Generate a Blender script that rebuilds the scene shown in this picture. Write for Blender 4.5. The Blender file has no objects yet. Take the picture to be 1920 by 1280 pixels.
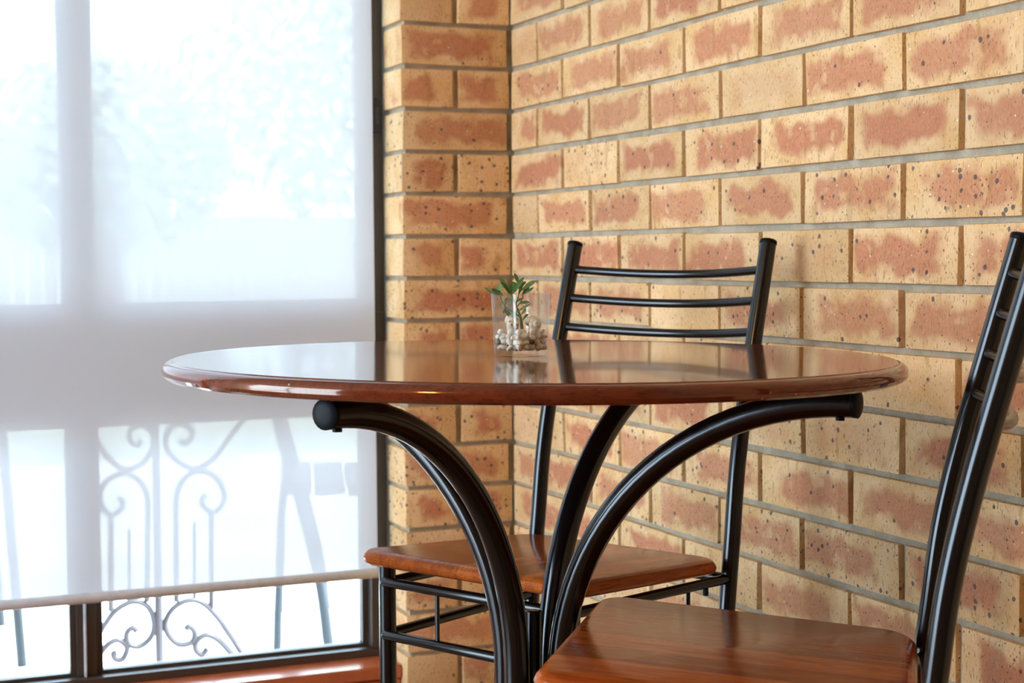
import bpy, bmesh, math, random
from mathutils import Vector, Matrix

scene = bpy.context.scene
C = scene.collection
random.seed(7)

# ------------------------------------------------------------------ camera
FPX, YAW, PITCH, ROLL = 3063.0, .4041, -.0533, -.007
CAM = Vector((-1.3447, -3.1405, .87))
fwd = Vector((math.sin(YAW) * math.cos(PITCH), math.cos(YAW) * math.cos(PITCH), math.sin(PITCH)))
rgt0 = fwd.cross(Vector((0, 0, 1))).normalized()
up0 = rgt0.cross(fwd)
rgt = rgt0 * math.cos(ROLL) + up0 * math.sin(ROLL)
upv = -rgt0 * math.sin(ROLL) + up0 * math.cos(ROLL)
cd = bpy.data.cameras.new('camera')
cd.sensor_width = 36.0
cd.lens = FPX / 1920 * 36
cd.clip_start = .05
cd.dof.use_dof = True
cd.dof.focus_distance = 1.95
cd.dof.aperture_fstop = 9.0
cam = bpy.data.objects.new('camera', cd)
C.objects.link(cam)
cam.matrix_world = Matrix(((rgt.x, upv.x, -fwd.x, CAM.x), (rgt.y, upv.y, -fwd.y, CAM.y), (rgt.z, upv.z, -fwd.z, CAM.z), (0, 0, 0, 1)))
scene.camera = cam

# ------------------------------------------------------------------ sky, sun, exposure
world = bpy.data.worlds.new('sky')
scene.world = world
world.use_nodes = True
bg = world.node_tree.nodes['Background']
bg.inputs[0].default_value = (.63, .815, 1.0, 1)
bg.inputs[1].default_value = 15.0
sd = bpy.data.lights.new('sun', 'SUN')
sd.energy = 20.0
sd.angle = math.radians(.6)
sd.color = (1, .95, .86)
sun = bpy.data.objects.new('sun', sd)
C.objects.link(sun)
sun.rotation_euler = Vector((.62, -.06, .78)).to_track_quat('Z', 'Y').to_euler()
vs = scene.view_settings
vs.view_transform = 'Standard'
vs.look = 'None'
vs.gamma = 1
vs.use_curve_mapping = False
vs.exposure = 0.0


# ------------------------------------------------------------------ node helpers
class NT:
    def __init__(s, name):
        s.m = bpy.data.materials.new(name)
        s.m.use_nodes = True
        s.t = s.m.node_tree
        s.b = s.t.nodes['Principled BSDF']
        s.out = s.t.nodes['Material Output']

    def n(s, typ, **kw):
        nd = s.t.nodes.new(typ)
        for k, v in kw.items():
            setattr(nd, k, v)
        return nd

    def put(s, sock, v):
        if isinstance(v, bpy.types.NodeSocket):
            s.t.links.new(v, sock)
        elif isinstance(v, (tuple, list)) and len(v) == 3 and sock.type == 'RGBA':
            sock.default_value = (*v, 1)
        else:
            sock.default_value = v

    def math(s, op, a, b=0.0, c=None, clamp=False):
        nd = s.n('ShaderNodeMath', operation=op)
        nd.use_clamp = clamp
        s.put(nd.inputs[0], a)
        s.put(nd.inputs[1], b)
        if c is not None:
            s.put(nd.inputs[2], c)
        return nd.outputs[0]

    def vmath(s, op, a, b):
        nd = s.n('ShaderNodeVectorMath', operation=op)
        s.put(nd.inputs[0], a)
        s.put(nd.inputs[1], b)
        return nd.outputs[0]

    def step(s, v, lo, hi, a=0.0, b=1.0):
        nd = s.n('ShaderNodeMapRange', interpolation_type='SMOOTHSTEP')
        s.put(nd.inputs[0], v)
        for i, x in enumerate((lo, hi, a, b)):
            s.put(nd.inputs[i + 1], x)
        return nd.outputs[0]

    def mix(s, f, a, b, typ='MIX'):
        nd = s.n('ShaderNodeMix', data_type='RGBA', blend_type=typ)
        s.put(nd.inputs[0], f)
        s.put(nd.inputs[6], a)
        s.put(nd.inputs[7], b)
        return nd.outputs[2]

    def noise(s, vec, scale, detail=3, rough=.5):
        nd = s.n('ShaderNodeTexNoise')
        s.put(nd.inputs['Vector'], vec)
        nd.inputs['Scale'].default_value = scale
        nd.inputs['Detail'].default_value = detail
        nd.inputs['Roughness'].default_value = rough
        return nd.outputs[0]

    def voronoi(s, vec, scale, rnd=1.0):
        nd = s.n('ShaderNodeTexVoronoi')
        s.put(nd.inputs['Vector'], vec)
        nd.inputs['Scale'].default_value = scale
        nd.inputs['Randomness'].default_value = rnd
        return nd

    def mapping(s, vec, scale=(1, 1, 1), loc=(0, 0, 0), rot=(0, 0, 0)):
        nd = s.n('ShaderNodeMapping')
        s.put(nd.inputs[0], vec)
        s.put(nd.inputs[1], loc)
        s.put(nd.inputs[2], rot)
        s.put(nd.inputs[3], scale)
        return nd.outputs[0]

    def coord(s, which='Object'):
        return s.n('ShaderNodeTexCoord').outputs[which]

    def bump(s, h, strength=.3, dist=.001):
        nd = s.n('ShaderNodeBump')
        nd.inputs['Strength'].default_value = strength
        nd.inputs['Distance'].default_value = dist
        s.put(nd.inputs['Height'], h)
        s.put(s.b.inputs['Normal'], nd.outputs[0])

    def set(s, **kw):
        for k, v in kw.items():
            s.put(s.b.inputs[k.replace('_', ' ')], v)
        return s.m


def plain(name, col, rough=.5, metal=0.0, **kw):
    t = NT(name)
    co = t.coord()
    f = t.noise(co, 60, 3)
    c = t.mix(t.step(f, .3, .7), tuple(x * .93 for x in col), tuple(min(1, x * 1.05) for x in col))
    t.set(Base_Color=c, Roughness=rough, Metallic=metal)
    for k, v in kw.items():
        t.put(t.b.inputs[k.replace('_', ' ')], v)
    return t.m


# bricks: sand body, reddish flash mark in the middle, dark iron spots, fine drag marks
def brick_material():
    t = NT('brick')
    co = t.coord()
    oi = t.n('ShaderNodeObjectInfo')
    rnd = oi.outputs['Random']
    sep = t.n('ShaderNodeSeparateColor')
    t.put(sep.inputs[0], oi.outputs['Color'])
    half, spot, blot = sep.outputs[0], sep.outputs[1], sep.outputs[2]
    wobble = oi.outputs['Alpha']
    sx = t.n('ShaderNodeSeparateXYZ')
    t.put(sx.inputs[0], co)
    cb = t.n('ShaderNodeCombineXYZ')
    t.put(cb.inputs[0], t.math('MULTIPLY', rnd, 37.0))
    t.put(cb.inputs[1], t.math('MULTIPLY', rnd, 91.0))
    t.put(cb.inputs[2], t.math('MULTIPLY', rnd, 53.0))
    p = t.vmath('ADD', co, cb.outputs[0])
    # distance to brick edge, with the mark pushed to one side per brick
    dx = t.math('ADD', sx.outputs[0], t.math('MULTIPLY', t.math('SUBTRACT', wobble, .5), .05))
    ex = t.math('SUBTRACT', half, t.math('ABSOLUTE', dx))
    ez = t.math('SUBTRACT', .038, t.math('ABSOLUTE', sx.outputs[2]))
    e = t.math('SMOOTH_MIN', t.math('MULTIPLY', ex, .62), ez, .012)
    nz = t.noise(p, 22, 2, .5)
    nf = t.noise(p, 240, 2, .6)
    e2 = t.math('ADD', t.math('ADD', e, t.math('MULTIPLY', t.math('SUBTRACT', nz, .5), .05)), t.math('MULTIPLY', t.math('SUBTRACT', nf, .5), .006))
    mask = t.math('MULTIPLY', t.step(e2, .006, .024), blot)
    hole = t.noise(p, 30, 1)
    mask = t.math('MULTIPLY', mask, t.step(hole, .60, .70, 1, .55))
    # body
    body = t.mix(t.step(t.noise(p, 14, 2), .35, .7), (.80, .52, .26), (.70, .405, .155))
    body = t.mix(t.step(nf, .35, .75, 0, .35), body, (.86, .65, .40))
    red = t.mix(t.noise(p, 45, 3), (.60, .24, .118), (.46, .155, .066))
    red = t.mix(t.step(nf, .4, .8, 0, .35), red, (.66, .40, .28))
    col = t.mix(mask, body, red)
    # brown smear on some bricks
    sm = t.math('MULTIPLY', t.step(t.noise(t.mapping(p, (1.6, 1, .45)), 34, 1), .62, .74), t.step(rnd, .35, .6, 0, .45))
    col = t.mix(sm, col, (.36, .19, .055))
    # fine upright drag marks
    dr = t.noise(t.mapping(p, (1, 1, .34)), 380, 2, .6)
    col = t.mix(t.step(dr, .57, .69, 0, .62), col, (.25, .105, .035))
    # iron spots
    v1 = t.voronoi(p, 70)
    on = t.math('LESS_THAN', t.n_sep(v1.outputs['Color']), spot)
    r1 = t.step(t.math('ADD', v1.outputs['Distance'], t.math('MULTIPLY', t.math('SUBTRACT', nf, .5), .25)), .19, .29, 1, 0)
    col = t.mix(t.math('MULTIPLY', t.math('MULTIPLY', on, r1), .85), col, (.085, .065, .075))
    v2 = t.voronoi(p, 190)
    on2 = t.math('LESS_THAN', t.n_sep(v2.outputs['Color']), t.math('MULTIPLY', spot, .45))
    col = t.mix(t.math('MULTIPLY', t.math('MULTIPLY', on2, t.step(v2.outputs['Distance'], .18, .36, 1, 0)), .8), col, (.10, .055, .035))
    # pale grit
    v3 = t.voronoi(p, 130)
    on3 = t.math('LESS_THAN', t.n_sep(v3.outputs['Color']), .035)
    col = t.mix(t.math('MULTIPLY', on3, t.step(v3.outputs['Distance'], .12, .26, .8, 0)), col, (.85, .78, .68))
    hsv = t.n('ShaderNodeHueSaturation')
    t.put(hsv.inputs['Value'], t.step(rnd, 0, 1, .9, 1.06))
    t.put(hsv.inputs['Color'], col)
    t.set(Base_Color=hsv.outputs[0], Roughness=.78)
    t.b.inputs['Specular IOR Level'].default_value = .3
    h = t.math('ADD', t.math('MULTIPLY', dr, -.5), t.math('ADD', t.math('MULTIPLY', t.noise(p, 90, 3), .8), t.math('MULTIPLY', t.math('MULTIPLY', on, r1), -1.0)))
    t.bump(h, .45, .0016)
    return t.m


def n_sep(s, col):
    nd = s.n('ShaderNodeSeparateColor')
    s.put(nd.inputs[0], col)
    return nd.outputs[0]


NT.n_sep = n_sep


def mortar_material():
    t = NT('mortar')
    co = t.coord()
    a = t.noise(co, 26, 4, .6)
    b = t.noise(co, 300, 3, .6)
    col = t.mix(t.step(a, .3, .7), (.34, .285, .20), (.47, .405, .30))
    col = t.mix(t.step(b, .5, .75, 0, .5), col, (.24, .21, .15))
    t.set(Base_Color=col, Roughness=.95)
    t.bump(t.math('ADD', t.math('MULTIPLY', a, 2.0), b), .6, .002)
    return t.m


def wood_material(name, c1, c2, c3, axis=0, rough=.13, strips=0.0, coat=.6, ior=1.5):
    t = NT(name)
    co = t.coord()
    sc = [16.0, 16.0, 16.0]
    sc[axis] = 1.1
    g = t.noise(t.mapping(co, tuple(sc)), 4.0, 5, .62)
    sc2 = [130.0, 130.0, 130.0]
    sc2[axis] = 5.0
    f = t.noise(t.mapping(co, tuple(sc2)), 3.0, 3, .6)
    col = t.mix(t.step(g, .32, .68), c1, c2)
    col = t.mix(t.step(f, .48, .72, 0, .7), col, c3)
    if strips:
        sx = t.n('ShaderNodeSeparateXYZ')
        t.put(sx.inputs[0], co)
        k = t.math('FLOOR', t.math('DIVIDE', sx.outputs[0 if axis == 1 else 1], strips))
        wn = t.n('ShaderNodeTexWhiteNoise', noise_dimensions='1D')
        t.put(wn.inputs['W'], k)
        hs = t.n('ShaderNodeHueSaturation')
        t.put(hs.inputs['Value'], t.step(wn.outputs[0], 0, 1, .72, 1.22))
        t.put(hs.inputs['Color'], col)
        col = hs.outputs[0]
    # small pale scuffs
    v = t.voronoi(co, 120)
    on = t.math('LESS_THAN', t.n_sep(v.outputs['Color']), .02)
    col = t.mix(t.math('MULTIPLY', on, t.step(v.outputs['Distance'], .08, .2, .55, 0)), col, (.60, .44, .28))
    t.set(Base_Color=col, Roughness=t.step(f, .3, .7, rough * .8, rough * 1.25))
    t.b.inputs['Coat Weight'].default_value = coat
    t.b.inputs['Coat Roughness'].default_value = .04
    t.b.inputs['Specular Tint'].default_value = (1, .72, .48, 1)
    t.b.inputs['IOR'].default_value = ior
    t.bump(f, .05, .0006)
    return t.m


def fabric_material():
    t = NT('blind_fabric')
    co = t.coord()
    w = t.n('ShaderNodeTexWave', wave_type='BANDS', bands_direction='X')
    t.put(w.inputs[0], co)
    w.inputs['Scale'].default_value = 330
    w2 = t.n('ShaderNodeTexWave', wave_type='BANDS', bands_direction='Z')
    t.put(w2.inputs[0], co)
    w2.inputs['Scale'].default_value = 330
    weave = t.math('MULTIPLY', w.outputs[1], w2.outputs[1])
    col = t.mix(t.step(weave, 0, 1), (.75, .81, .90), (.82, .88, .97))
    df = t.n('ShaderNodeBsdfDiffuse')
    t.put(df.inputs[0], col)
    tl = t.n('ShaderNodeBsdfTranslucent')
    t.put(tl.inputs[0], col)
    tr = t.n('ShaderNodeBsdfTransparent')
    m1 = t.n('ShaderNodeMixShader')
    m1.inputs[0].default_value = .145
    t.t.links.new(df.outputs[0], m1.inputs[1])
    t.t.links.new(tl.outputs[0], m1.inputs[2])
    m2 = t.n('ShaderNodeMixShader')
    m2.inputs[0].default_value = .046
    t.t.links.new(m1.outputs[0], m2.inputs[1])
    t.t.links.new(tr.outputs[0], m2.inputs[2])
    t.t.links.new(m2.outputs[0], t.out.inputs[0])
    return t.m


def pane_material():
    t = NT('window_glass')
    fr = t.n('ShaderNodeFresnel')
    fr.inputs[0].default_value = 1.45
    gl = t.n('ShaderNodeBsdfGlossy')
    gl.inputs['Roughness'].default_value = .02
    tr = t.n('ShaderNodeBsdfTransparent')
    tr.inputs[0].default_value = (.96, .98, .98, 1)
    mx = t.n('ShaderNodeMixShader')
    t.t.links.new(fr.outputs[0], mx.inputs[0])
    t.t.links.new(tr.outputs[0], mx.inputs[1])
    t.t.links.new(gl.outputs[0], mx.inputs[2])
    t.t.links.new(mx.outputs[0], t.out.inputs[0])
    return t.m


def shell_material(spots):
    t = NT('shell_spotted' if spots else 'shell_pale')
    co = t.coord()
    v = t.voronoi(t.mapping(co, (1, 1, .7)), 270)
    on = t.math('LESS_THAN', t.n_sep(v.outputs['Color']), spots)
    col = t.mix(t.math('MULTIPLY', on, t.step(v.outputs['Distance'], .25, .45, 1, 0)), (.80, .72, .58), (.36, .13, .05))
    t.set(Base_Color=col, Roughness=.35)
    return t.m


def leaf_material():
    t = NT('leaf')
    co = t.coord()
    oi = t.n('ShaderNodeObjectInfo')
    c = t.mix(oi.outputs['Random'], (.15, .30, .11), (.34, .54, .22))
    c = t.mix(t.step(t.noise(co, 120, 2), .4, .7, 0, .5), c, (.30, .50, .24))
    t.set(Base_Color=c, Roughness=.45)
    t.b.inputs['Subsurface Weight'].default_value = 0.0
    return t.m


def ground_material():
    t = NT('paving')
    co = t.coord()
    c = t.mix(t.step(t.noise(co, 1.4, 4), .35, .65), (.50, .50, .47), (.62, .61, .57))
    t.set(Base_Color=c, Roughness=.9)
    return t.m


def foliage_material():
    t = NT('foliage')
    oi = t.coord()
    c = t.mix(t.step(t.noise(oi, 1.7, 3), .35, .65), (.40, .48, .36), (.55, .62, .50))
    t.set(Base_Color=c, Roughness=.6)
    return t.m


M = dict(
    brick=brick_material(), mortar=mortar_material(),
    table=wood_material('table_wood', (.165, .028, .010), (.105, .018, .007), (.06, .011, .005), 0, .10, 0.0, .5),
    seat=wood_material('seat_wood', (.43, .098, .012), (.30, .058, .009), (.15, .028, .006), 1, .17, .055, .0, 1.29),
    black=plain('black_metal', (.003, .0035, .005), .17, Specular_IOR_Level=.5),
    cap=plain('black_plastic', (.006, .007, .009), .38, Specular_IOR_Level=.08),
    chrome=plain('chrome', (.75, .75, .76), .18, 1.0),
    frame=plain('bronze_frame', (.055, .038, .028), .42),
    latch=plain('latch_plastic', (.010, .011, .018), .35),
    ridge=plain('latch_ridge', (.06, .065, .08), .4),
    panel=plain('spandrel_panel', (.20, .19, .18), .6),
    fabric=fabric_material(), rail=plain('blind_rail', (.66, .67, .72), .45),
    pane=pane_material(),
    sill=plain('terracotta_glaze', (.50, .12, .045), .16),
    plaster=plain('tan_plaster', (.30, .22, .13), .9), ceiling=plain('ceiling_paint', (.50, .44, .34), .9),
    floor=wood_material('floor_boards', (.30, .15, .065), (.22, .10, .042), (.14, .06, .025), 1, .3, .11, .2),
    pebble=plain('white_pebble', (.88, .83, .72), .5), dark_pebble=plain('brown_pebble', (.16, .095, .035), .4),
    shell=shell_material(.5), shell2=shell_material(.10), leaf=leaf_material(), stem=plain('stem', (.10, .19, .07), .5),
    iron=plain('painted_iron', (.07, .065, .08), .5), outdoor=plain('outdoor_grey', (.022, .032, .042), .6),
    ground=ground_material(), lawn=plain('lawn', (.34, .39, .31), .9), foliage=foliage_material(), bark=plain('bark', (.16, .11, .08), .9),
    fence=plain('fence_wood', (.62, .58, .52), .8), shade=plain('lamp_shade', (.8, .72, .55), .8),
)
tg = NT('tumbler_glass')
tg.set(Base_Color=(.97, .99, .985), Roughness=.0, IOR=1.47)
tg.b.inputs['Transmission Weight'].default_value = 1.0
lw_ = tg.n('ShaderNodeLayerWeight')
fr_ = tg.n('ShaderNodeMath', operation='MULTIPLY_ADD')
tg.put(fr_.inputs[0], tg.math('POWER', lw_.outputs['Facing'], 4.0))
fr_.inputs[1].default_value = .8
fr_.inputs[2].default_value = .045
gl_ = tg.n('ShaderNodeBsdfGlossy')
gl_.inputs['Roughness'].default_value = .01
tr_ = tg.n('ShaderNodeBsdfTransparent')
tr_.inputs[0].default_value = (.995, .998, .997, 1)
m1_ = tg.n('ShaderNodeMixShader')
tg.t.links.new(fr_.outputs[0], m1_.inputs[0])
tg.t.links.new(tr_.outputs[0], m1_.inputs[1])
tg.t.links.new(gl_.outputs[0], m1_.inputs[2])
m2_ = tg.n('ShaderNodeMixShader')
m2_.inputs[0].default_value = .08
tg.t.links.new(m1_.outputs[0], m2_.inputs[1])
tg.t.links.new(tg.b.outputs[0], m2_.inputs[2])
tg.t.links.new(m2_.outputs[0], tg.out.inputs[0])
M['tumbler'] = tg.m
bt = NT('lamp_bulb')
bt.set(Base_Color=(1, .9, .7))
bt.b.inputs['Emission Color'].default_value = (1, .62, .28, 1)
bt.b.inputs['Emission Strength'].default_value = 30
M['bulb'] = bt.m


# ------------------------------------------------------------------ mesh helpers
def link(name, mesh, mat, parent=None, loc=None, rot=None):
    o = bpy.data.objects.new(name, mesh)
    C.objects.link(o)
    if mat and not mesh.materials:
        mesh.materials.append(M[mat] if isinstance(mat, str) else mat)
    if parent:
        o.parent = parent
    if loc is not None:
        o.location = loc
    if rot is not None:
        o.rotation_euler = rot
    return o


def finish(bm, name, smooth=None):
    bmesh.ops.recalc_face_normals(bm, faces=bm.faces)
    if smooth is not None:
        for f in bm.faces:
            f.smooth = True
        for e in bm.edges:
            if len(e.link_faces) == 2 and e.calc_face_angle(0) > math.radians(smooth):
                e.smooth = False
    me = bpy.data.meshes.new(name)
    bm.to_mesh(me)
    bm.free()
    return me


def add_box(bm, lo, hi):
    r = bmesh.ops.create_cube(bm, size=1)
    for v in r['verts']:
        v.co = Vector([(lo[i] + hi[i]) / 2 + v.co[i] * (hi[i] - lo[i]) for i in range(3)])
    return r['verts']


def box_mesh(name, lo, hi, bevel=0.0, seg=1):
    bm = bmesh.new()
    add_box(bm, lo, hi)
    if bevel:
        bmesh.ops.bevel(bm, geom=list(bm.edges), offset=bevel, segments=seg, affect='EDGES', profile=.5)
    return finish(bm, name, 40 if bevel else None)


def boxes_mesh(name, bxs, bevel=0.0):
    bm = bmesh.new()
    for lo, hi in bxs:
        add_box(bm, lo, hi)
    if bevel:
        bmesh.ops.bevel(bm, geom=list(bm.edges), offset=bevel, segments=1, affect='EDGES')
    return finish(bm, name, 40 if bevel else None)


def spline(pts, n=8):
    pts = [Vector(p) for p in pts]
    if len(pts) < 3:
        return pts
    out = []
    q = [pts[0] * 2 - pts[1]] + pts + [pts[-1] * 2 - pts[-2]]
    for i in range(1, len(q) - 2):
        a, b, c, d = q[i - 1], q[i], q[i + 1], q[i + 2]
        for k in range(n):
            t = k / n
            out.append(.5 * ((2 * b) + (c - a) * t + (2 * a - 5 * b + 4 * c - d) * t * t + (3 * b - a - 3 * c + d) * t ** 3))
    out.append(pts[-1])
    return out


def tube(bm, pts, r, seg=16, cap=.0, squash=None):
    """sweep a round section along pts; r is a number or one per point; cap rounds the ends"""
    pts = [Vector(p) for p in pts]
    n = len(pts)
    rs = [r] * n if not isinstance(r, (list, tuple)) else list(r)
    tan = [(pts[min(i + 1, n - 1)] - pts[max(i - 1, 0)]).normalized() for i in range(n)]
    ref = Vector((0, 0, 1)) if abs(tan[0].z) < .9 else Vector((1, 0, 0))
    u = tan[0].cross(ref).normalized()
    rings = []
    ext = []
    if cap:
        ext = [(0, math.cos(a), math.sin(a)) for a in (math.pi / 2 * .96, math.pi / 3, math.pi / 6)]
    prof = [(pts[0] - tan[0] * rs[0] * cap * s, tan[0], rs[0] * max(c, .02)) for _, c, s in ext]
    prof += [(p, t_, q) for p, t_, q in zip(pts, tan, rs)]
    prof += [(pts[-1] + tan[-1] * rs[-1] * cap * s, tan[-1], rs[-1] * max(c, .02)) for _, c, s in reversed(ext)]
    for p, t_, q in prof:
        u = (u - t_ * u.dot(t_)).normalized()
        w = t_.cross(u)
        rings.append([bm.verts.new(p + (u * math.cos(2 * math.pi * k / seg) + w * math.sin(2 * math.pi * k / seg)) * q) for k in range(seg)])
    for a, b in zip(rings, rings[1:]):
        for k in range(seg):
            bm.faces.new((a[k], a[(k + 1) % seg], b[(k + 1) % seg], b[k]))
    bm.faces.new(rings[0][::-1])
    bm.faces.new(rings[-1])


def tube_mesh(name, pts, r, seg=16, cap=0.0):
    bm = bmesh.new()
    tube(bm, pts, r, seg, cap)
    return finish(bm, name, 45)


def lathe_mesh(name, prof, seg=64, smooth=30):
    bm = bmesh.new()
    rings = []
    for r, z in prof:
        if r < 1e-6:
            rings.append([bm.verts.new((0, 0, z))])
        else:
            rings.append([bm.verts.new((r * math.cos(2 * math.pi * k / seg), r * math.sin(2 * math.pi * k / seg), z)) for k in range(seg)])
    for a, b in zip(rings, rings[1:]):
        for k in range(seg):
            j = (k + 1) % seg
            if len(a) == 1 and len(b) > 1:
                bm.faces.new((a[0], b[k], b[j]))
            elif len(b) == 1 and len(a) > 1:
                bm.faces.new((a[k], a[j], b[0]))
            elif len(a) > 1:
                bm.faces.new((a[k], a[j], b[j], b[k]))
    return finish(bm, name, smooth)


def empty(name, loc=(0, 0, 0), rz=0.0):
    o = bpy.data.objects.new(name, None)
    C.objects.link(o)
    o.empty_display_size = .05
    o.location = loc
    o.rotation_euler = (0, 0, rz)
    return o


def tag(o, label, cat, group=None):
    o['label'] = label
    o['category'] = cat
    if group:
        o['group'] = group
    return o


def struct(o, label=None, cat=None):
    o['kind'] = 'structure'
    if label:
        o['label'] = label
        o['category'] = cat
    return o


def at_y(px, py, y):
    d = rgt * ((px - 960) / FPX) - upv * ((py - 640) / FPX) + fwd
    return CAM + d * ((y - CAM.y) / d.y)


# ------------------------------------------------------------------ room shell
FZ, CEIL = -.04, 2.45
XL, YF = -4.3, -5.2            # left wall and the wall behind the camera
WX0, WX1 = -2.35, -.24         # window opening in the back wall
WZ1 = 2.12
YW = .12                       # window frame front plane
ZJ = .908                      # height of one bed joint; courses every 86 mm
COURSE = .086

struct(link('floor', box_mesh('floor', (XL, YF, FZ - .12), (.16, .262, FZ)), 'floor'), 'floor of the brick walled room', 'floor')
struct(link('ceiling', box_mesh('ceiling', (XL, YF, CEIL), (.16, .30, CEIL + .1)), 'ceiling'), 'flat ceiling of the brick walled room', 'ceiling')
struct(link('wall_front', box_mesh('wall_front', (XL, YF - .14, FZ), (.16, YF, CEIL)), 'plaster'), 'tan plaster wall behind the viewer', 'wall')
# wall with the wide glazed opening on the left
LY0, LY1, LZ1 = -2.15, .12, 2.25
struct(link('wall_left', boxes_mesh('wall_left', [((XL - .14, YF, FZ), (XL, LY0, CEIL)), ((XL - .14, LY1, FZ), (XL, .262, CEIL)), ((XL - .14, LY0, LZ1), (XL, LY1, CEIL))]), 'plaster'), 'tan plaster wall with a wide glazed opening', 'wall')

RECESS = .0095
wall_r = struct(link('wall_right', box_mesh('wall_right', (RECESS, YF, FZ), (.16, .02, CEIL)), 'mortar'), 'sand coloured face brick wall with grey raked mortar', 'wall')
wall_b = struct(link('wall_back', boxes_mesh('wall_back', [
    ((WX1 + RECESS, RECESS, FZ), (RECESS - .001, .26, CEIL)),
    ((WX0, RECESS, WZ1), (WX1 + RECESS - .001, .26, CEIL)),
    ((XL, RECESS, FZ), (WX0 - .001, .26, CEIL))]), 'mortar'), 'short face brick return beside the window', 'wall')


def brick_mesh(length, height, depth, seed):
    rr = random.Random(seed)
    bm = bmesh.new()
    add_box(bm, (-length / 2, 0, -height / 2), (length / 2, depth, height / 2))
    for v in bm.verts:
        v.co += Vector((rr.uniform(-.0012, .0012), rr.uniform(-.0014, .0014) if v.co.y < .001 else 0, rr.uniform(-.0011, .0011)))
    es = [e for e in bm.edges if min(v.co.y for v in e.verts) < .003]
    bmesh.ops.bevel(bm, geom=es, offset=.0032, segments=2, affect='EDGES', profile=.6)
    return finish(bm, 'brick', 50)


BR = random.Random(11)
BH = .0765


def joint_z(k):
    return ZJ - (k - 6) * COURSE


def brick_params(o, half, course, pier=False):
    low = min(1, max(0, (course - 3.2) / 3))      # iron spots are commoner in the lower courses
    spot = BR.choice([.0, .04, .08]) if BR.random() > low else BR.choice([.10, .16, .24, .34])
    if pier and course > 3:
        spot = BR.choice([.15, .28, .40, .5])
    blot = 1.0 if BR.random() < .86 else BR.uniform(.0, .35)
    o.color = (half, spot, blot * BR.uniform(.75, 1), BR.random())


rw_full = [brick_mesh(.230, BH, .05, s) for s in range(8)]
rw_half = [brick_mesh(.1225, BH, .05, s + 20) for s in range(3)]
rw_corner = [brick_mesh(.2425, BH, .05, s + 30) for s in range(3)]
K0, K1 = -4, 17                                    # courses from above the frame down to the floor
for k in range(K0, K1 + 1):                         # course k lies above joint k
    zc = joint_z(k) + COURSE / 2
    even = (k % 2 == 0)
    # even courses start with a half brick in the corner (joint 120 mm out), odd ones with a full brick
    pos = [] if not even else [(-.0635, True)]
    if even:
        ys = [(-.130 - .005 - .115) - .24 * i for i in range(11)]
    else:
        ys = [-.1235] + [-.370 - .24 * i for i in range(10)]
    for yc in ys:
        pos.append((yc, False))
    for yc, hb in pos:
        me = BR.choice(rw_half if hb else rw_corner if yc > -.2 else rw_full)
        o = link('brick', me, 'brick', wall_r, (BR.uniform(-.0012, .0010), yc + BR.uniform(-.0015, .0015), zc + BR.uniform(-.001, .001)),
                 (BR.uniform(-.003, .003), BR.uniform(-.006, .006), -math.pi / 2))
        brick_params(o, .061 if hb else .121 if yc > -.2 else .115, k)
# pier bricks: full one, then two halves, turn about
pf = [brick_mesh(.230, BH, .110, s + 70) for s in range(5)]
ph = [brick_mesh(.1130, BH, .110, s + 80) for s in range(4)]
for k in range(K0, K1 + 1):
    zc = joint_z(k) + COURSE / 2
    if k % 2 == 0:
        items = [(-.240 + .115, False)]
    else:
        items = [(-.240 + .055, True), (-.240 + .120 + .0595, True)]
    for xc, hb in items:
        me = BR.choice(ph if hb else pf)
        o = link('brick', me, 'brick', wall_b, (xc + BR.uniform(-.001, .001), BR.uniform(-.001, .0006), zc), (BR.uniform(-.003, .003), BR.uniform(-.005, .005), 0))
        brick_params(o, .055 if hb else .115, k, True)

# ------------------------------------------------------------------ window
ZS = .022                                             # top of the sill
win = struct(empty('window_1', ((WX0 + WX1) / 2, YW, ZS)), 'brown aluminium window with a solid cross panel behind the blind', 'window')


def wpart(name, bxs, mat, bev=.0015):
    o = link(name, boxes_mesh(name, bxs, bev), mat)
    o.parent = win
    o.location = -win.location
    return o


wpart('frame_jamb', [((WX1 - .036, YW, ZS + .017), (WX1 - .0005, YW + .075, WZ1 - .04))], 'frame')
wpart('frame_jamb', [((WX0 + .0005, YW, ZS + .017), (WX0 + .036, YW + .075, WZ1 - .04))], 'frame')
wpart('frame_head', [((WX0 + .0005, YW, WZ1 - .04), (WX1 - .0005, YW + .075, WZ1))], 'frame')
wpart('frame_bottom_rail', [((WX0 + .0005, YW, ZS), (WX1 - .0005, YW + .075, ZS + .017))], 'frame')
TZ0, TZ1 = .545, .772
wpart('cross_panel', [((WX0 + .036, YW + .032, TZ0), (WX1 - .036, YW + .062, TZ1))], 'panel')
wpart('cross_rail', [((WX1 - .037, YW - .004, .690), (WX1 - .001, YW + .004, .752))], 'frame')
MX = [-.862, -1.60]
for mx in MX:
    wpart('mullion', [((mx - .021, YW + .020, ZS + .017), (mx + .019, YW + .070, TZ0)), ((mx - .021, YW + .020, TZ1), (mx + .019, YW + .070, WZ1 - .04))], 'frame')
    wpart('mullion_bead', [((mx - .008, YW + .012, ZS + .017), (mx - .003, YW + .020, TZ0))], 'rail')
xs = [WX0 + .036, MX[1], MX[0], WX1 - .036]
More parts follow.
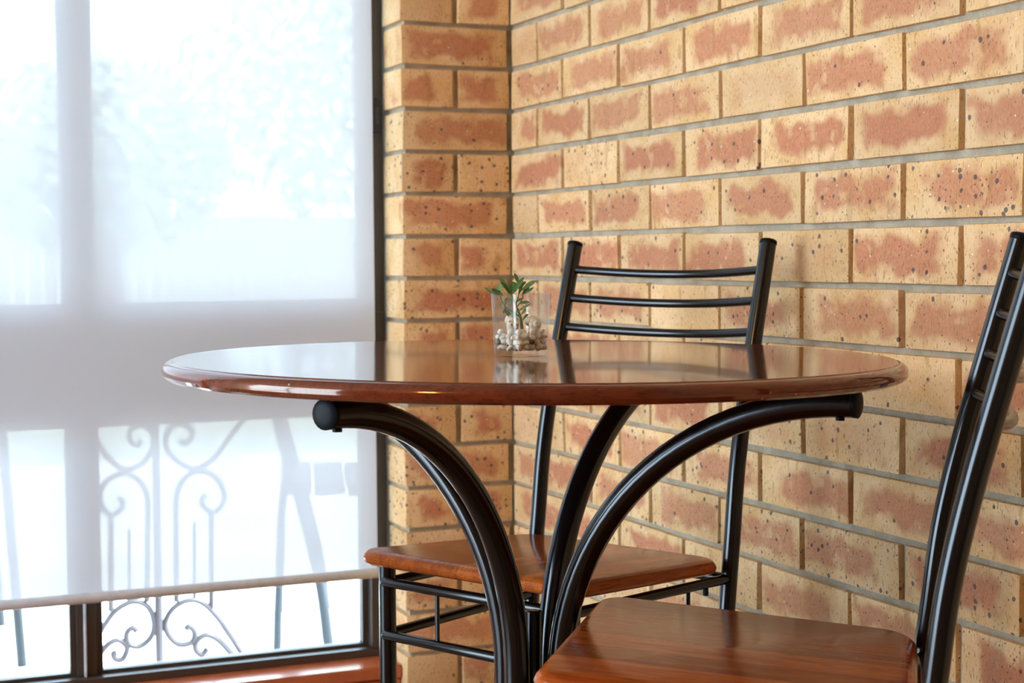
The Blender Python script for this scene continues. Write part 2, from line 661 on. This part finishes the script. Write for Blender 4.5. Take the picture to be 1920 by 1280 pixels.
for i in range(3):
    a, b = xs[i] + (.019 if i else 0), xs[i + 1] - (.021 if i < 2 else 0)
    for z0, z1 in ((ZS + .017, TZ0), (TZ1, WZ1 - .04)):
        # slim sash round each pane
        sash = wpart('sash', [((a, YW + .030, z0), (a + .012, YW + .055, z1)), ((b - .012, YW + .030, z0), (b, YW + .055, z1)),
                              ((a + .012, YW + .030, z0), (b - .012, YW + .055, z0 + .007)), ((a + .012, YW + .030, z1 - .012), (b - .012, YW + .055, z1))], 'frame', .001)
        p = link('pane', box_mesh('pane', (a + .012, YW + .041, z0 + .007), (b - .012, YW + .045, z1 - .012)), 'pane', sash)
lat = wpart('latch', [((-.272, YW - .016, 1.122), (-.2455, YW, 1.196))], 'latch', .004)
lat['label'] = 'black window latch with ridged grip'
for i in range(7):
    o = link('ridge', box_mesh('ridge', (-.262, YW - .0175, 1.143 + i * .005), (-.2545, YW - .0155, 1.1455 + i * .005)), 'ridge', lat)
sill = struct(link('trim_1', boxes_mesh('trim_1', [((WX0, .028, -.006), (WX1 - .002, YW + .10, ZS)), ((WX0, .034, FZ), (WX1 - .002, YW + .09, -.006))], .004), 'sill'), 'glossy terracotta sill along the foot of the window', 'sill')

# ------------------------------------------------------------------ roller blind
BX0, BX1, BY, BZ = -2.30, -.2735, .088, .2065
bl = tag(empty('roller_blind', ((BX0 + BX1) / 2, BY, BZ)), 'white sheer roller blind drawn almost fully down over the window', 'blind')
bm = bmesh.new()
nx, nz = 40, 40
g = [[bm.verts.new((BX0 + (BX1 - BX0) * i / nx, BY + .0012 * math.sin(i * .55) * math.sin(j * .16), BZ + (2.05 - BZ) * j / nz)) for i in range(nx + 1)] for j in range(nz + 1)]
for j in range(nz):
    for i in range(nx):
        bm.faces.new((g[j][i], g[j][i + 1], g[j + 1][i + 1], g[j + 1][i]))
fab = link('fabric', finish(bm, 'fabric', 60), 'fabric', bl)
fab.location = -bl.location
o = link('bottom_rail', tube_mesh('bottom_rail', [(BX0, BY, BZ), (BX1 + .001, BY, BZ)], .0105, 14, .5), 'rail', bl)
o.location = -bl.location
o = link('roller_tube', tube_mesh('roller_tube', [(BX0 - .01, BY + .002, 2.075), (BX1 + .01, BY + .002, 2.075)], .026, 18), 'rail', bl)
o.location = -bl.location

# opening on the left
w2 = struct(empty('window_2', (XL - .07, (LY0 + LY1) / 2, 0)), 'wide sliding glass door in the left wall', 'window')
for y0, y1 in ((LY0, LY0 + .05), (LY1 - .05, LY1), ((LY0 + LY1) / 2 - .03, (LY0 + LY1) / 2 + .03)):
    o = link('frame_jamb', box_mesh('frame_jamb', (XL - .10, y0 + .001, FZ + .001), (XL - .04, y1 - .001, LZ1 - .05)), 'frame', w2)
    o.location = -w2.location
o = link('frame_head', box_mesh('frame_head', (XL - .10, LY0 + .001, LZ1 - .05), (XL - .04, LY1 - .001, LZ1)), 'frame', w2)
o.location = -w2.location

# ------------------------------------------------------------------ round table
TX, TY, TZ = -.5524, -1.3547, .7475
TILT = .0094
tbl = tag(empty('round_table', (TX - TZ * TILT, TY, .0)), 'round glossy mahogany cafe table on curved black steel tube legs', 'table')
tbl.rotation_euler = (0, TILT, 0)
RT, TH = .4371, .0210
prof = [(0, 0), (RT - .0125, 0), (RT - .0118, -.0006)]
for i in range(9):
    a = math.pi / 2 * i / 8
    prof.append((RT - .0112 + .0112 * math.sin(a), -.0012 - .0108 * (1 - math.cos(a))))
prof += [(RT - .0002, -.0145), (RT - .002, -.0180), (RT - .006, -.0205), (RT - .011, -TH), (0, -TH)]
top = link('tabletop', lathe_mesh('tabletop', prof, 160, 12), 'table', tbl, (0, 0, TZ))
AZ0 = math.radians(31.6)
view = Vector((math.sin(YAW), math.cos(YAW), 0))
side = Vector((math.cos(YAW), -math.sin(YAW), 0))
R0, RA, ZA, ZT, REND = .0377, .3605, .3652, .7099, .3999
RTUBE = .0154
for q in range(4):
    a = AZ0 + q * math.pi / 2
    d = side * math.sin(a) + view * math.cos(a)
    pts = [d * R0 + Vector((0, 0, z)) for z in (.07, .15, .22, .27, .31)]
    for i in range(25):
        b = math.pi / 2 * i / 24
        pts.append(d * (R0 + RA * (1 - math.cos(b))) + Vector((0, 0, ZA + (ZT - ZA) * math.sin(b))))
    pts.append(d * REND + Vector((0, 0, ZT)))
    arm = link('curved_leg', tube_mesh('curved_leg', pts, RTUBE, 20), 'black', tbl)
    link('end_cap', tube_mesh('end_cap', [d * (REND - .0005) + Vector((0, 0, ZT)), d * (REND + .004) + Vector((0, 0, ZT))], RTUBE + .0004, 20, .14), 'cap', arm)
    e = (side * math.sin(a + math.pi / 4) + view * math.cos(a + math.pi / 4))
    fp = spline([e * .03 + Vector((0, 0, .075)), e * .12 + Vector((0, 0, .066)), e * .24 + Vector((0, 0, .030)), e * .32 + Vector((0, 0, FZ + .022))], 6)
    foot = link('base_foot', tube_mesh('base_foot', fp, .014, 16), 'black', tbl)
    link('foot_pad', tube_mesh('foot_pad', [e * .310 + Vector((0, 0, FZ + .002)), e * .310 + Vector((0, 0, FZ + .022))], .014, 16), 'cap', foot)
    link('screw', tube_mesh('screw', [d * (REND - .016) + Vector((0, 0, ZT - RTUBE - .0035)), d * (REND - .016) + Vector((0, 0, ZT - RTUBE + .002))], .005, 10), 'cap', arm)
link('centre_tube', tube_mesh('centre_tube', [(0, 0, .07), (0, 0, .440)], .0102, 18, .15), 'black', tbl)
link('collar', lathe_mesh('collar', [(0, .10), (.060, .10), (.062, .098), (.062, .052), (.060, .05), (0, .05)], 24), 'black', tbl)


# ------------------------------------------------------------------ chairs
def rounded_outline(inset, wf=.2005, wr=.1831, yf=-.385, yr=-.012, rf=.035, rr=.045, n=7):
    pts = []
    wf, wr, yf, yr = wf - inset, wr - inset, yf + inset, yr - inset
    cor = [((-wf, yf), rf), ((wf, yf), rf), ((wr, yr), rr), ((-wr, yr), rr)]
    m = len(cor)
    for i in range(m):
        p = Vector(cor[i][0])
        r = max(cor[i][1] - inset, .004)
        a = (Vector(cor[i - 1][0]) - p).normalized()
        b = (Vector(cor[(i + 1) % m][0]) - p).normalized()
        ang = math.acos(max(-1, min(1, a.dot(b))))
        tl = r / math.tan(ang / 2)
        c = p + (a + b).normalized() * (r / math.sin(ang / 2))
        s, e = p + a * tl, p + b * tl
        a0 = math.atan2(s.y - c.y, s.x - c.x)
        a1 = math.atan2(e.y - c.y, e.x - c.x)
        while a1 - a0 > math.pi:
            a1 -= 2 * math.pi
        while a1 - a0 < -math.pi:
            a1 += 2 * math.pi
        for k in range(n):
            t = a0 + (a1 - a0) * k / (n - 1)
            pts.append((c.x + r * math.cos(t), c.y + r * math.sin(t)))
    # bow the front edge slightly
    out = []
    for x, y in pts:
        if y < -.3:
            y -= .0008 * max(0, 1 - (x / .2) ** 2)
        out.append((x, y))
    return out


HS, HT, WB, STILT = .4583, .8866, .3618, .0247
RP = .0122


def seat_mesh():
    bm = bmesh.new()
    th = .0215
    rings = [(.0125, 0), (.0095, -.0008), (.0055, -.003), (.002, -.0068), (0, -.0115), (.0006, -.015), (.003, -.0185), (.0085, -th)]
    vr = []
    for ins, z in rings:
        vr.append([bm.verts.new((x, y, z - STILT * (y + .385) / .373)) for x, y in rounded_outline(ins)])
    n = len(vr[0])
    for a, b in zip(vr, vr[1:]):
        for k in range(n):
            bm.faces.new((a[k], a[(k + 1) % n], b[(k + 1) % n], b[k]))
    bm.faces.new(vr[0])
    bm.faces.new(vr[-1][::-1])
    return finish(bm, 'seat', 16)


POST = [(0, 0.012, FZ + .012), (0, -.018, .10), (0, -.026, .22), (0, -.014, .34), (0, 0.002, HS), (0, .0145, .555), (0, .0348, .65), (0, .0655, .765), (0, .0985, .8835)]
post_pts = spline(POST, 6)


def post_at(z):
    for a, b in zip(post_pts, post_pts[1:]):
        if a.z <= z <= b.z:
            t = (z - a.z) / (b.z - a.z)
            return a.lerp(b, t), (b - a).normalized()
    return post_pts[-1], Vector((0, 0, 1))


def make_chair():
    root = empty('dining_chair')
    seat = link('seat', seat_mesh(), 'seat', root, (0, 0, HS))
    xp = WB / 2
    pm = tube_mesh('back_post', post_pts, RP, 18)
    cm = tube_mesh('post_cap', [post_pts[-1] - (post_pts[-1] - post_pts[-2]).normalized() * .001, post_pts[-1] + (post_pts[-1] - post_pts[-2]).normalized() * .0035], RP + .0005, 18, .3)
    for s in (-1, 1):
        p = link('back_post', pm, 'black', root, (s * xp, 0, 0))
        link('post_cap', cm, 'cap', p)
    for z in (.8455, .8005, .755, .7095):
        p, t_ = post_at(z)
        nrm = Vector((0, t_.z, -t_.y))                 # backward, square to the leaning posts
        pts = [Vector((-xp + 2 * xp * i / 14, 0, 0)) + p + nrm * (.030 * (1 - (2 * i / 14 - 1) ** 2)) for i in range(15)]
        pts = [Vector((q.x, q.y, q.z)) for q in pts]
        link('back_rung', tube_mesh('back_rung', pts, .0067, 12), 'black', root)
    # front legs
    xf, yf = .166, -.350
    lm = tube_mesh('front_leg', [(0, 0, FZ + .010), (0, 0, .20), (0, 0, .432)], RP, 18)
    fm = tube_mesh('foot', [(0, 0, FZ + .0005), (0, 0, FZ + .016)], RP + .0012, 18)
    for s in (-1, 1):
        p = link('front_leg', lm, 'black', root, (s * xf, yf, 0))
        link('foot', fm, 'cap', p)
        q = link('foot', fm, 'cap', root, (s * xp, .012, 0))
    # rails under the seat, stretchers below them, thin spindles between
    zu, zl = .4115, .336
    for z, nm in ((zu, 'seat_rail'), (zl, 'stretcher')):
        link(nm, tube_mesh(nm, [(-xf + .004, yf - .009, z), (xf - .004, yf - .009, z)], .0074, 12, .6), 'black', root)
    pu, _ = post_at(.395)
    pl, _ = post_at(zl)
    for s in (-1, 1):
        link('seat_rail', tube_mesh('seat_rail', [(s * xf, yf, zu - .002), (s * xp, pu.y, .4040)], .0074, 12), 'black', root)
        link('stretcher', tube_mesh('stretcher', [(s * xf, yf, zl), (s * xp, pl.y, zl)], .0074, 12), 'black', root)
        for t in (.72,):
            a = Vector((s * xf, yf, 0)).lerp(Vector((s * xp, pu.y, 0)), t)
            link('spindle', tube_mesh('spindle', [(a.x, a.y, zl), (a.x, a.y, zu - .012)], [.0032, .0032], 8), 'black', root)
        b = Vector((s * xf, yf, 0)).lerp(Vector((s * xp, pu.y, 0)), .84)
        link('screw', tube_mesh('screw', [(b.x, b.y, .388), (b.x, b.y, .400)], .004, 8), 'cap', root)
        link('spindle', tube_mesh('spindle', [(s * (xf - .105), yf - .009, zl + .002), (s * (xf - .105), yf - .009, zu - .002)], .0032, 8), 'black', root)
    for bx in (.078, .140):
        link('bolt', tube_mesh('bolt', [(bx, yf - .006, zu + .006), (bx, yf - .006, HS - .0215)], .0046, 10), 'chrome', root)
        link('bolt_nut', tube_mesh('bolt_nut', [(bx, yf - .009, zu - .017), (bx, yf - .009, zu - .0065)], .0060, 6), 'chrome', root)
    link('seat_rail', tube_mesh('seat_rail', [(-xp, pu.y, .4040), (xp, pu.y, .4040)], .0074, 12), 'black', root)
    return root


def copy_thing(o, parent=None):
    c = o.copy()
    C.objects.link(c)
    if parent:
        c.parent = parent
    for ch in list(o.children):
        copy_thing(ch, c)
    return c


ch1 = make_chair()
ch2 = copy_thing(ch1)
ch1.location, ch1.rotation_euler = (-.2224, -.9624, 0), (0, 0, -1.1141)
ch2.location, ch2.rotation_euler = (-.2839, -1.7619, 0), (0, 0, -2.2157)
tag(ch1, 'black steel chair with wooden seat tucked behind the table, back towards the brick wall', 'chair', 'cafe chairs at the round table')
tag(ch2, 'nearer black steel chair with wooden seat, its back cut by the right frame edge', 'chair', 'cafe chairs at the round table')

# ------------------------------------------------------------------ tumbler with shells, pebbles and a sprig
PX, PY = -.5610, -1.3355
PS = .972
PZ = TZ - TILT * (PX - TX) + .0004
pot_rot = -YAW + math.radians(45 - 4)


def sq_ring(bm, half, r, z, n=6):
    vs_ = []
    for cx, cy, a0 in ((1, 1, 0), (-1, 1, 90), (-1, -1, 180), (1, -1, 270)):
        for k in range(n):
            a = math.radians(a0 + 90 * k / (n - 1))
            vs_.append(bm.verts.new((cx * (half - r) + r * math.cos(a), cy * (half - r) + r * math.sin(a), z)))
    return vs_


bm = bmesh.new()
H = .0775
prof = [(.0235, .008, .0), (.0255, .009, .0012), (.0264, .0095, .004), (.0282, .0105, .040), (.0298, .0115, H - .0010), (.0294, .0113, H), (.0286, .0109, H), (.0281, .0107, H - .0010),
        (.0266, .0095, .040), (.0250, .0085, .0100), (.0240, .0078, .0080), (.0215, .006, .0072)]
rg = [sq_ring(bm, *[q * PS for q in p]) for p in prof]
for a, b in zip(rg, rg[1:]):
    for k in range(len(a)):
        bm.faces.new((a[k], a[(k + 1) % len(a)], b[(k + 1) % len(a)], b[k]))
bm.faces.new(rg[0][::-1])
bm.faces.new(rg[-1])
pot = tag(link('glass_tumbler', finish(bm, 'glass_tumbler', 45), 'tumbler', None, (PX, PY, PZ), (0, TILT, pot_rot)), 'clear square glass tumbler of shells and pebbles on the round table', 'glass')
vdir, sdir = view, side


def pot_pt(u, v, w):
    return Vector((PX, PY, PZ)) + (side * u + view * v + Vector((0, 0, w))) * PS


def blob_mesh(name, seed, sx, sy, sz, sub=2):
    rr = random.Random(seed)
    bm = bmesh.new()
    bmesh.ops.create_icosphere(bm, subdivisions=sub, radius=1)
    k = [(Vector((rr.uniform(-1, 1), rr.uniform(-1, 1), rr.uniform(-1, 1))).normalized(), rr.uniform(.55, .85)) for _ in range(7)]
    for v in bm.verts:
        for d, lim in k:
            e = v.co.dot(d) - lim
            if e > 0:
                v.co -= d * e * .85
        v.co = Vector((v.co.x * sx, v.co.y * sy, v.co.z * sz))
    return finish(bm, name, 60)


PR = random.Random(5)
pm_ = [blob_mesh('pebble', s, .0054, .0047, .0040) for s in range(6)]
dm_ = [blob_mesh('pebble', s + 30, .0060, .0048, .0040) for s in range(2)]
placed = []
layers = [(.0112, .0196), (.0176, .0200), (.0240, .0204), (.0300, .0180)]
cr, sr = math.cos(pot_rot), math.sin(pot_rot)
dark_at = {(0, 2), (0, 9), (1, 11), (2, 16), (1, 5)}
for li, (h, lim) in enumerate(layers):
    n = 5
    idx = 0
    for i in range(n):
        for j in range(n):
            a = -lim + 2 * lim * i / (n - 1) + (PR.uniform(-.0019, .0019))
            b = -lim + 2 * lim * j / (n - 1) + (PR.uniform(-.0019, .0019))
            if li == 3 and (i + j) % 2:
                continue
            if abs(a) < .004 and abs(b) < .004:
                continue
            idx += 1
            x, y = a * cr - b * sr, a * sr + b * cr
            dk = (li, idx) in dark_at
            o = link('pebble', PR.choice(dm_ if dk else pm_), 'dark_pebble' if dk else 'pebble', None, (PX + x * PS, PY + y * PS, PZ + (h + PR.uniform(-.0006, .0006)) * PS), (PR.uniform(-.9, .9), PR.uniform(-.9, .9), PR.uniform(0, 6)))
            o.scale = (PR.uniform(.8, 1.2), PR.uniform(.8, 1.15), PR.uniform(.8, 1.15))
            if dk:
                tag(o, 'brown pebble among the white pebbles in the glass tumbler', 'pebble', 'brown pebbles in the tumbler')
            else:
                tag(o, 'small white pebble in the glass tumbler', 'pebble', 'white pebbles in the tumbler')


def snail_mesh(name, size, turns=3.2, squat=.8):
    """coiled shell: a growing tube wound round an axis, body whorl large, spire small"""
    bm = bmesh.new()
    pts, rs = [], []
    n = 54
    for i in range(n + 1):
        t = i / n
        g = math.exp(2.1 * (t - 1))
        a = t * turns * 2 * math.pi
        r = size * .52 * g
        pts.append(Vector((r * math.cos(a), r * math.sin(a), size * squat * (1 - g) * 1.0)))
        rs.append(size * .50 * g)
    tube(bm, pts, rs, 14, .6)
    return finish(bm, name, 60)


o = link('spotted_shell', snail_mesh('spotted_shell', .0142, 3.2, 1.15), 'shell', None, pot_pt(-.0150, .001, .0385))
o.rotation_euler = (side * .75 - view * .6 + Vector((0, 0, .12))).to_track_quat('Z', 'Y').to_euler()
tag(o, 'cream sea snail shell with brown spots on the left in the tumbler', 'shell')
o = link('pale_shell', snail_mesh('pale_shell', .0125, 3.4, 1.2), 'shell2', None, pot_pt(.0145, .004, .0375))
o.rotation_euler = (side * .35 - view * .8 + Vector((0, 0, .25))).to_track_quat('Z', 'Y').to_euler()
tag(o, 'pale spiral shell on the right in the glass tumbler', 'shell')


def leaf_mesh(length, width):
    bm = bmesh.new()
    n = 7
    row = []
    for i in range(n):
        t = i / (n - 1)
        w = width * (math.sin(math.pi * min(1, t * .93 + .05)) ** .8) * (.45 + .75 * t) * (1 if t < 1 else .2)
        z = -.12 * length * t * t
        row.append([bm.verts.new((-w / 2, t * length, z + w * .28)), bm.verts.new((0, t * length, z)), bm.verts.new((w / 2, t * length, z + w * .28))])
    for a, b in zip(row, row[1:]):
        bm.faces.new((a[0], a[1], b[1], b[0]))
        bm.faces.new((a[1], a[2], b[2], b[1]))
    bmesh.ops.solidify(bm, geom=list(bm.faces), thickness=.00035)
    return finish(bm, 'leaf', 70)


plant = tag(empty('artificial_sprig', pot_pt(0, 0, .034)), 'small green artificial leafy sprig standing in the glass tumbler', 'plant')
S = .000107


def sp(cx, cy, v):
    return pot_pt((cx - 575) * S, v, (1108 - cy) * S)


def local(p):
    return p - plant.location


stems = [[(590, 800, .0), (575, 690, .001), (545, 590, .0), (510, 500, -.002), (460, 385, -.003)],
         [(565, 660, .001), (480, 600, .003), (390, 530, .004), (330, 410, .005)],
         [(515, 510, -.002), (545, 430, .002), (560, 340, .006), (560, 250, .008)],
         [(530, 550, -.001), (590, 450, -.004), (600, 390, -.006)]]
for st in stems:
    pts = spline([local(sp(*q)) for q in st], 4)
    n = len(pts)
    r0 = .0021 if st is stems[0] else .0009
    link('stem', tube_mesh('stem', pts, [r0 + (.0006 - r0) * i / (n - 1) for i in range(n)], 7), 'stem', plant)
leaves = [(460, 385, -.003, 335, 195, -.010, 46), (335, 400, .004, 345, 270, .000, 40), (370, 420, .003, 295, 350, -.006, 38), (300, 420, .005, 155, 305, .010, 26),
          (470, 400, -.003, 482, 268, -.010, 44), (480, 380, -.003, 615, 195, -.008, 36), (560, 300, .007, 508, 152, .004, 34), (580, 360, .0, 750, 232, -.006, 46),
          (600, 400, -.005, 725, 318, -.012, 26), (555, 400, .004, 600, 265, .010, 28), (455, 680, .002, 395, 535, -.006, 46), (535, 510, -.002, 685, 482, .004, 30),
          (550, 590, -.001, 685, 500, -.008, 30), (590, 710, .001, 662, 618, .006, 26), (390, 530, .004, 420, 430, .012, 34), (360, 470, .004, 330, 560, .010, 30),
          (530, 650, .001, 475, 610, -.008, 30), (545, 700, .001, 450, 640, .008, 30), (450, 400, -.002, 400, 290, .008, 32), (565, 330, .006, 640, 240, .014, 30),
          (500, 480, -.002, 430, 440, -.010, 30), (515, 500, -.001, 600, 430, .010, 28), (345, 420, .005, 270, 350, .010, 32), (560, 560, .000, 500, 640, .010, 28),
          (455, 400, -.004, 360, 250, -.014, 40), (330, 410, .004, 250, 330, -.004, 40), (470, 395, -.004, 545, 290, -.014, 40), (565, 350, .004, 470, 240, .012, 38), (590, 400, -.004, 690, 270, .004, 36), (320, 420, .005, 300, 290, .012, 36),
          (420, 560, .003, 370, 610, -.004, 26), (575, 640, .001, 640, 560, .012, 26)]
LR = random.Random(3)
for x0, y0, v0, x1, y1, v1, w in leaves:
    a, b = local(sp(x0, y0, v0)), local(sp(x1, y1, v1))
    d = b - a
    o = link('leaf', leaf_mesh(d.length, w * S * 1.5), 'leaf', plant, a)
    yv = d.normalized()
    zv = (-view * LR.uniform(.8, 1.2) + Vector((0, 0, 1)) * LR.uniform(.1, .7) + side * LR.uniform(-.4, .4))
    xv = yv.cross(zv).normalized()
    zv = xv.cross(yv)
    o.rotation_euler = Matrix((xv, yv, zv)).transposed().to_euler()

# ------------------------------------------------------------------ outside: paving, iron screen, garden furniture, fence, trees
GZ = -.16
struct(link('ground', box_mesh('ground', (-14, .27, GZ - .2), (16, 5.2, GZ)), 'ground'), 'pale sunlit paving outside the window', 'ground')
struct(link('lawn', box_mesh('lawn', (-14, 5.2, GZ - .2), (16, 30, GZ - .02)), 'lawn'), 'green lawn beyond the paving', 'lawn')

scr = tag(empty('iron_screen', (at_y(297, 1000, .75).x, .75, GZ)), 'scrolled wrought iron screen standing outside behind the blind', 'screen')


def sc(cx, cy):
    return at_y(160 + .3907 * cx, 760 + .3907 * cy, .75) - scr.location


def to_ground(p):
    return Vector((p.x, p.y, .002))


scrolls = [
    [(-60, -10), (30, 130), (80, 210), (140, 280), (200, 305), (270, 280), (320, 210), (325, 140), (290, 98), (245, 98), (212, 130), (220, 175), (250, 190), (268, 165)],
    [(830, -30), (775, 45), (690, 155), (620, 250), (540, 300), (470, 285), (400, 225), (385, 160), (410, 105), (460, 88), (505, 110), (510, 155), (475, 185), (458, 160)],
    [(295, 940), (298, 740), (300, 560), (300, 460), (275, 380), (220, 335), (160, 330), (100, 365), (70, 430), (85, 495), (125, 525), (170, 500), (180, 460), (155, 445)],
    [(438, 940), (436, 740), (435, 560), (435, 450), (460, 370), (510, 325), (570, 315), (630, 350), (665, 410), (660, 470), (620, 510), (570, 490), (560, 450), (580, 430)],
    [(20, 1180), (45, 1130), (100, 1040), (150, 980), (230, 940), (300, 965), (330, 1040), (315, 1110), (260, 1155), (205, 1140), (200, 1090), (230, 1065), (245, 1085)],
    [(10, 1260), (55, 1210), (110, 1145), (160, 1125), (200, 1160), (180, 1215), (145, 1215), (135, 1190), (150, 1185)],
    [(790, 1245), (760, 1200), (700, 1110), (630, 1010), (560, 945), (490, 935), (420, 975), (385, 1040), (400, 1100), (450, 1145), (510, 1135), (525, 1090), (500, 1058), (480, 1075)],
    [(750, 1240), (710, 1200), (640, 1125), (580, 1100), (535, 1130), (530, 1170), (560, 1195), (585, 1165)]]
for s in scrolls:
    link('scroll', tube_mesh('scroll', spline([sc(*p) for p in s], 6), .0072, 8), 'iron', scr)
cb_ = sc(345, 600)
link('bar', tube_mesh('bar', [Vector((cb_.x, 0, .002)), Vector((cb_.x, 0, sc(345, -40).z))], .0095, 8), 'iron', scr)
for cx, t0, t1 in ((122, 525, 985), (210, 590, 940), (523, 560, 938), (604, 510, 970)):
    link('bar', tube_mesh('bar', [sc(cx, t0), sc(cx + 1, t1)], .0070 if cx in (122, 604) else .0045, 8), 'iron', scr)
gx0, gx1 = sc(15, 1230).x, sc(795, 1230).x
link('foot_bar', box_mesh('foot_bar', (gx0, -.012, 0), (gx1, .012, .03)), 'iron', scr)

# garden chair: side frames with a slanted back leg, seat slab running off to the right
YC = 1.0
gc = tag(empty('garden_chair', (at_y(570, 1000, YC).x, YC, GZ)), 'grey garden chair outside the window, right of the iron screen', 'chair')


def gp(cx, cy):
    p = at_y(440 + .383 * cx, 740 + .383 * cy, YC) - gc.location
    return p


dv = (gc.location - CAM)
dv.z = 0
dv.normalize()
rear = [gp(*q) for q in ((185, -40), (205, 90), (225, 200), (265, 340), (320, 520), (370, 720), (410, 880), (440, 1060), (460, 1220))]
rear.append(Vector((rear[-1].x + .012, rear[-1].y, .0)))
front = [gp(*q) for q in ((248, 400), (228, 600), (222, 760), (218, 920), (212, 1060), (208, 1245))]
front.append(Vector((front[-1].x - .004, front[-1].y, .0)))
for off in (0, .46):
    sh = dv * off
    link('back_leg', tube_mesh('back_leg', [p + sh for p in spline(rear, 3)], .0140, 10), 'outdoor', gc)
    link('front_leg', tube_mesh('front_leg', [p + sh for p in spline(front, 3)], .0105, 10), 'outdoor', gc)
for i in range(6):
    a = gp(228 + i * 165, 440)
    b = gp(228 + i * 165 + 150, 540)
    bmx = bmesh.new()
    q = [Vector((a.x, a.y - .0, a.z)), Vector((b.x, a.y, a.z))]
    lo, hi = b.z, a.z
    vsx = []
    for zz in (lo + .03, hi):
        for o_ in (0, .46):
            for xx in (a.x, b.x):
                vsx.append(bmx.verts.new(Vector((xx, a.y, zz)) + dv * o_))
    bmesh.ops.convex_hull(bmx, input=vsx)
    link('seat_slat', finish(bmx, 'seat_slat'), 'outdoor', gc)

# garden table: top hidden by the cross panel, one tapered leg in view
gt = tag(empty('garden_table', (at_y(-230, 1000, YC + .1).x, YC + .1, GZ)), 'grey garden table outside, one slanted leg seen at the left frame edge', 'table')
leg_top, leg_bot = at_y(2, 790, YC + .1) - gt.location, at_y(44, 1275, YC + .1) - gt.location
zt_ = .72
ex = leg_top + (leg_top - leg_bot) * ((zt_ - leg_top.z) / (leg_top.z - leg_bot.z))
eb = leg_bot + (leg_bot - leg_top) * (leg_bot.z / (leg_top.z - leg_bot.z))
for mx_, off in ((1, 0), (-1, 0), (1, .5), (-1, .5)):
    sh = Vector((0, off, 0))
    pts = [Vector((p.x * mx_, p.y, p.z)) + sh for p in (ex, leg_top, leg_bot, eb)]
    link('leg', tube_mesh('leg', pts, .0125, 10), 'outdoor', gt)
link('tabletop', box_mesh('tabletop', (-abs(ex.x) - .05, -.05, zt_ - .005), (abs(ex.x) + .05, .55, zt_ + .03), .004), 'outdoor', gt)

# fence of upright palings behind the lawn
fn = tag(empty('paling_fence', (3.0, 13.0, GZ - .02)), 'weathered timber paling fence at the far side of the lawn', 'fence')
pal = box_mesh('paling', (-.066, -.012, 0), (.066, .012, 1.45))
for i in range(70):
    link('paling', pal, 'fence', fn, (-5.0 + i * .145, 0, 0))
link('fence_rail', box_mesh('fence_rail', (-5.1, .014, .35), (5.2, .06, .43)), 'fence', fn)
link('fence_rail', box_mesh('fence_rail', (-5.1, .014, 1.1), (5.2, .06, 1.18)), 'fence', fn)


def tree(loc, h, cr_, seed, label):
    rr = random.Random(seed)
    t = tag(empty('tree', loc), label, 'tree', 'trees across the lawn')
    link('trunk', tube_mesh('trunk', spline([(0, 0, 0), (.05, .02, h * .3), (-.04, 0, h * .55), (.02, .03, h * .8)], 5), [.16 - .005 * i for i in range(16)], 10), 'bark', t)
    bmf = bmesh.new()
    for _ in range(2600):
        d = Vector((rr.gauss(0, 1), rr.gauss(0, 1), rr.gauss(0, 1))).normalized() * cr_ * rr.random() ** .45
        p = Vector((d.x, d.y, h * .72 + d.z * .75))
        a = Vector((rr.gauss(0, 1), rr.gauss(0, 1), rr.gauss(0, 1))).normalized()
        b = a.orthogonal().normalized()
        L, w = rr.uniform(.12, .24), rr.uniform(.04, .08)
        v = [bmf.verts.new(p + a * L / 2), bmf.verts.new(p + b * w), bmf.verts.new(p - a * L / 2), bmf.verts.new(p - b * w)]
        bmf.faces.new(v)
    me = bpy.data.meshes.new('foliage')
    bmf.to_mesh(me)
    bmf.free()
    o_ = link('foliage', me, 'foliage', t)
    o_['kind'] = 'stuff'
    return t


tree((3.2, 9.5, GZ - .02), 3.6, 1.9, 1, 'leafy tree in the middle of the view beyond the blind')
tree((1.0, 11.5, GZ - .02), 2.7, 1.2, 2, 'smaller leafy tree at the left beyond the blind')
tree((7.6, 13.6, GZ - .02), 5.2, 2.3, 3, 'tall leafy tree at the right beyond the blind')

# ------------------------------------------------------------------ ceiling lamp behind the viewer
lp = tag(empty('ceiling_lamp', (-3.2, -3.3, CEIL)), 'warm ceiling lamp with a drum shade', 'lamp')
link('shade', lathe_mesh('shade', [(.05, -.001), (.16, -.02), (.17, -.10), (.168, -.10), (.155, -.022), (.05, -.004)], 32), 'shade', lp)
link('bulb', lathe_mesh('bulb', [(0, -.03), (.03, -.035), (.045, -.06), (.03, -.09), (0, -.095)], 20, 60), 'bulb', lp)
ld = bpy.data.lights.new('ceiling_lamp_light', 'POINT')
ld.energy = 80
ld.color = (1, .54, .18)
ld.shadow_soft_size = .16
lo_ = bpy.data.objects.new('ceiling_lamp_light', ld)
C.objects.link(lo_)
lo_.parent = lp
lo_.location = (0, 0, -.16)
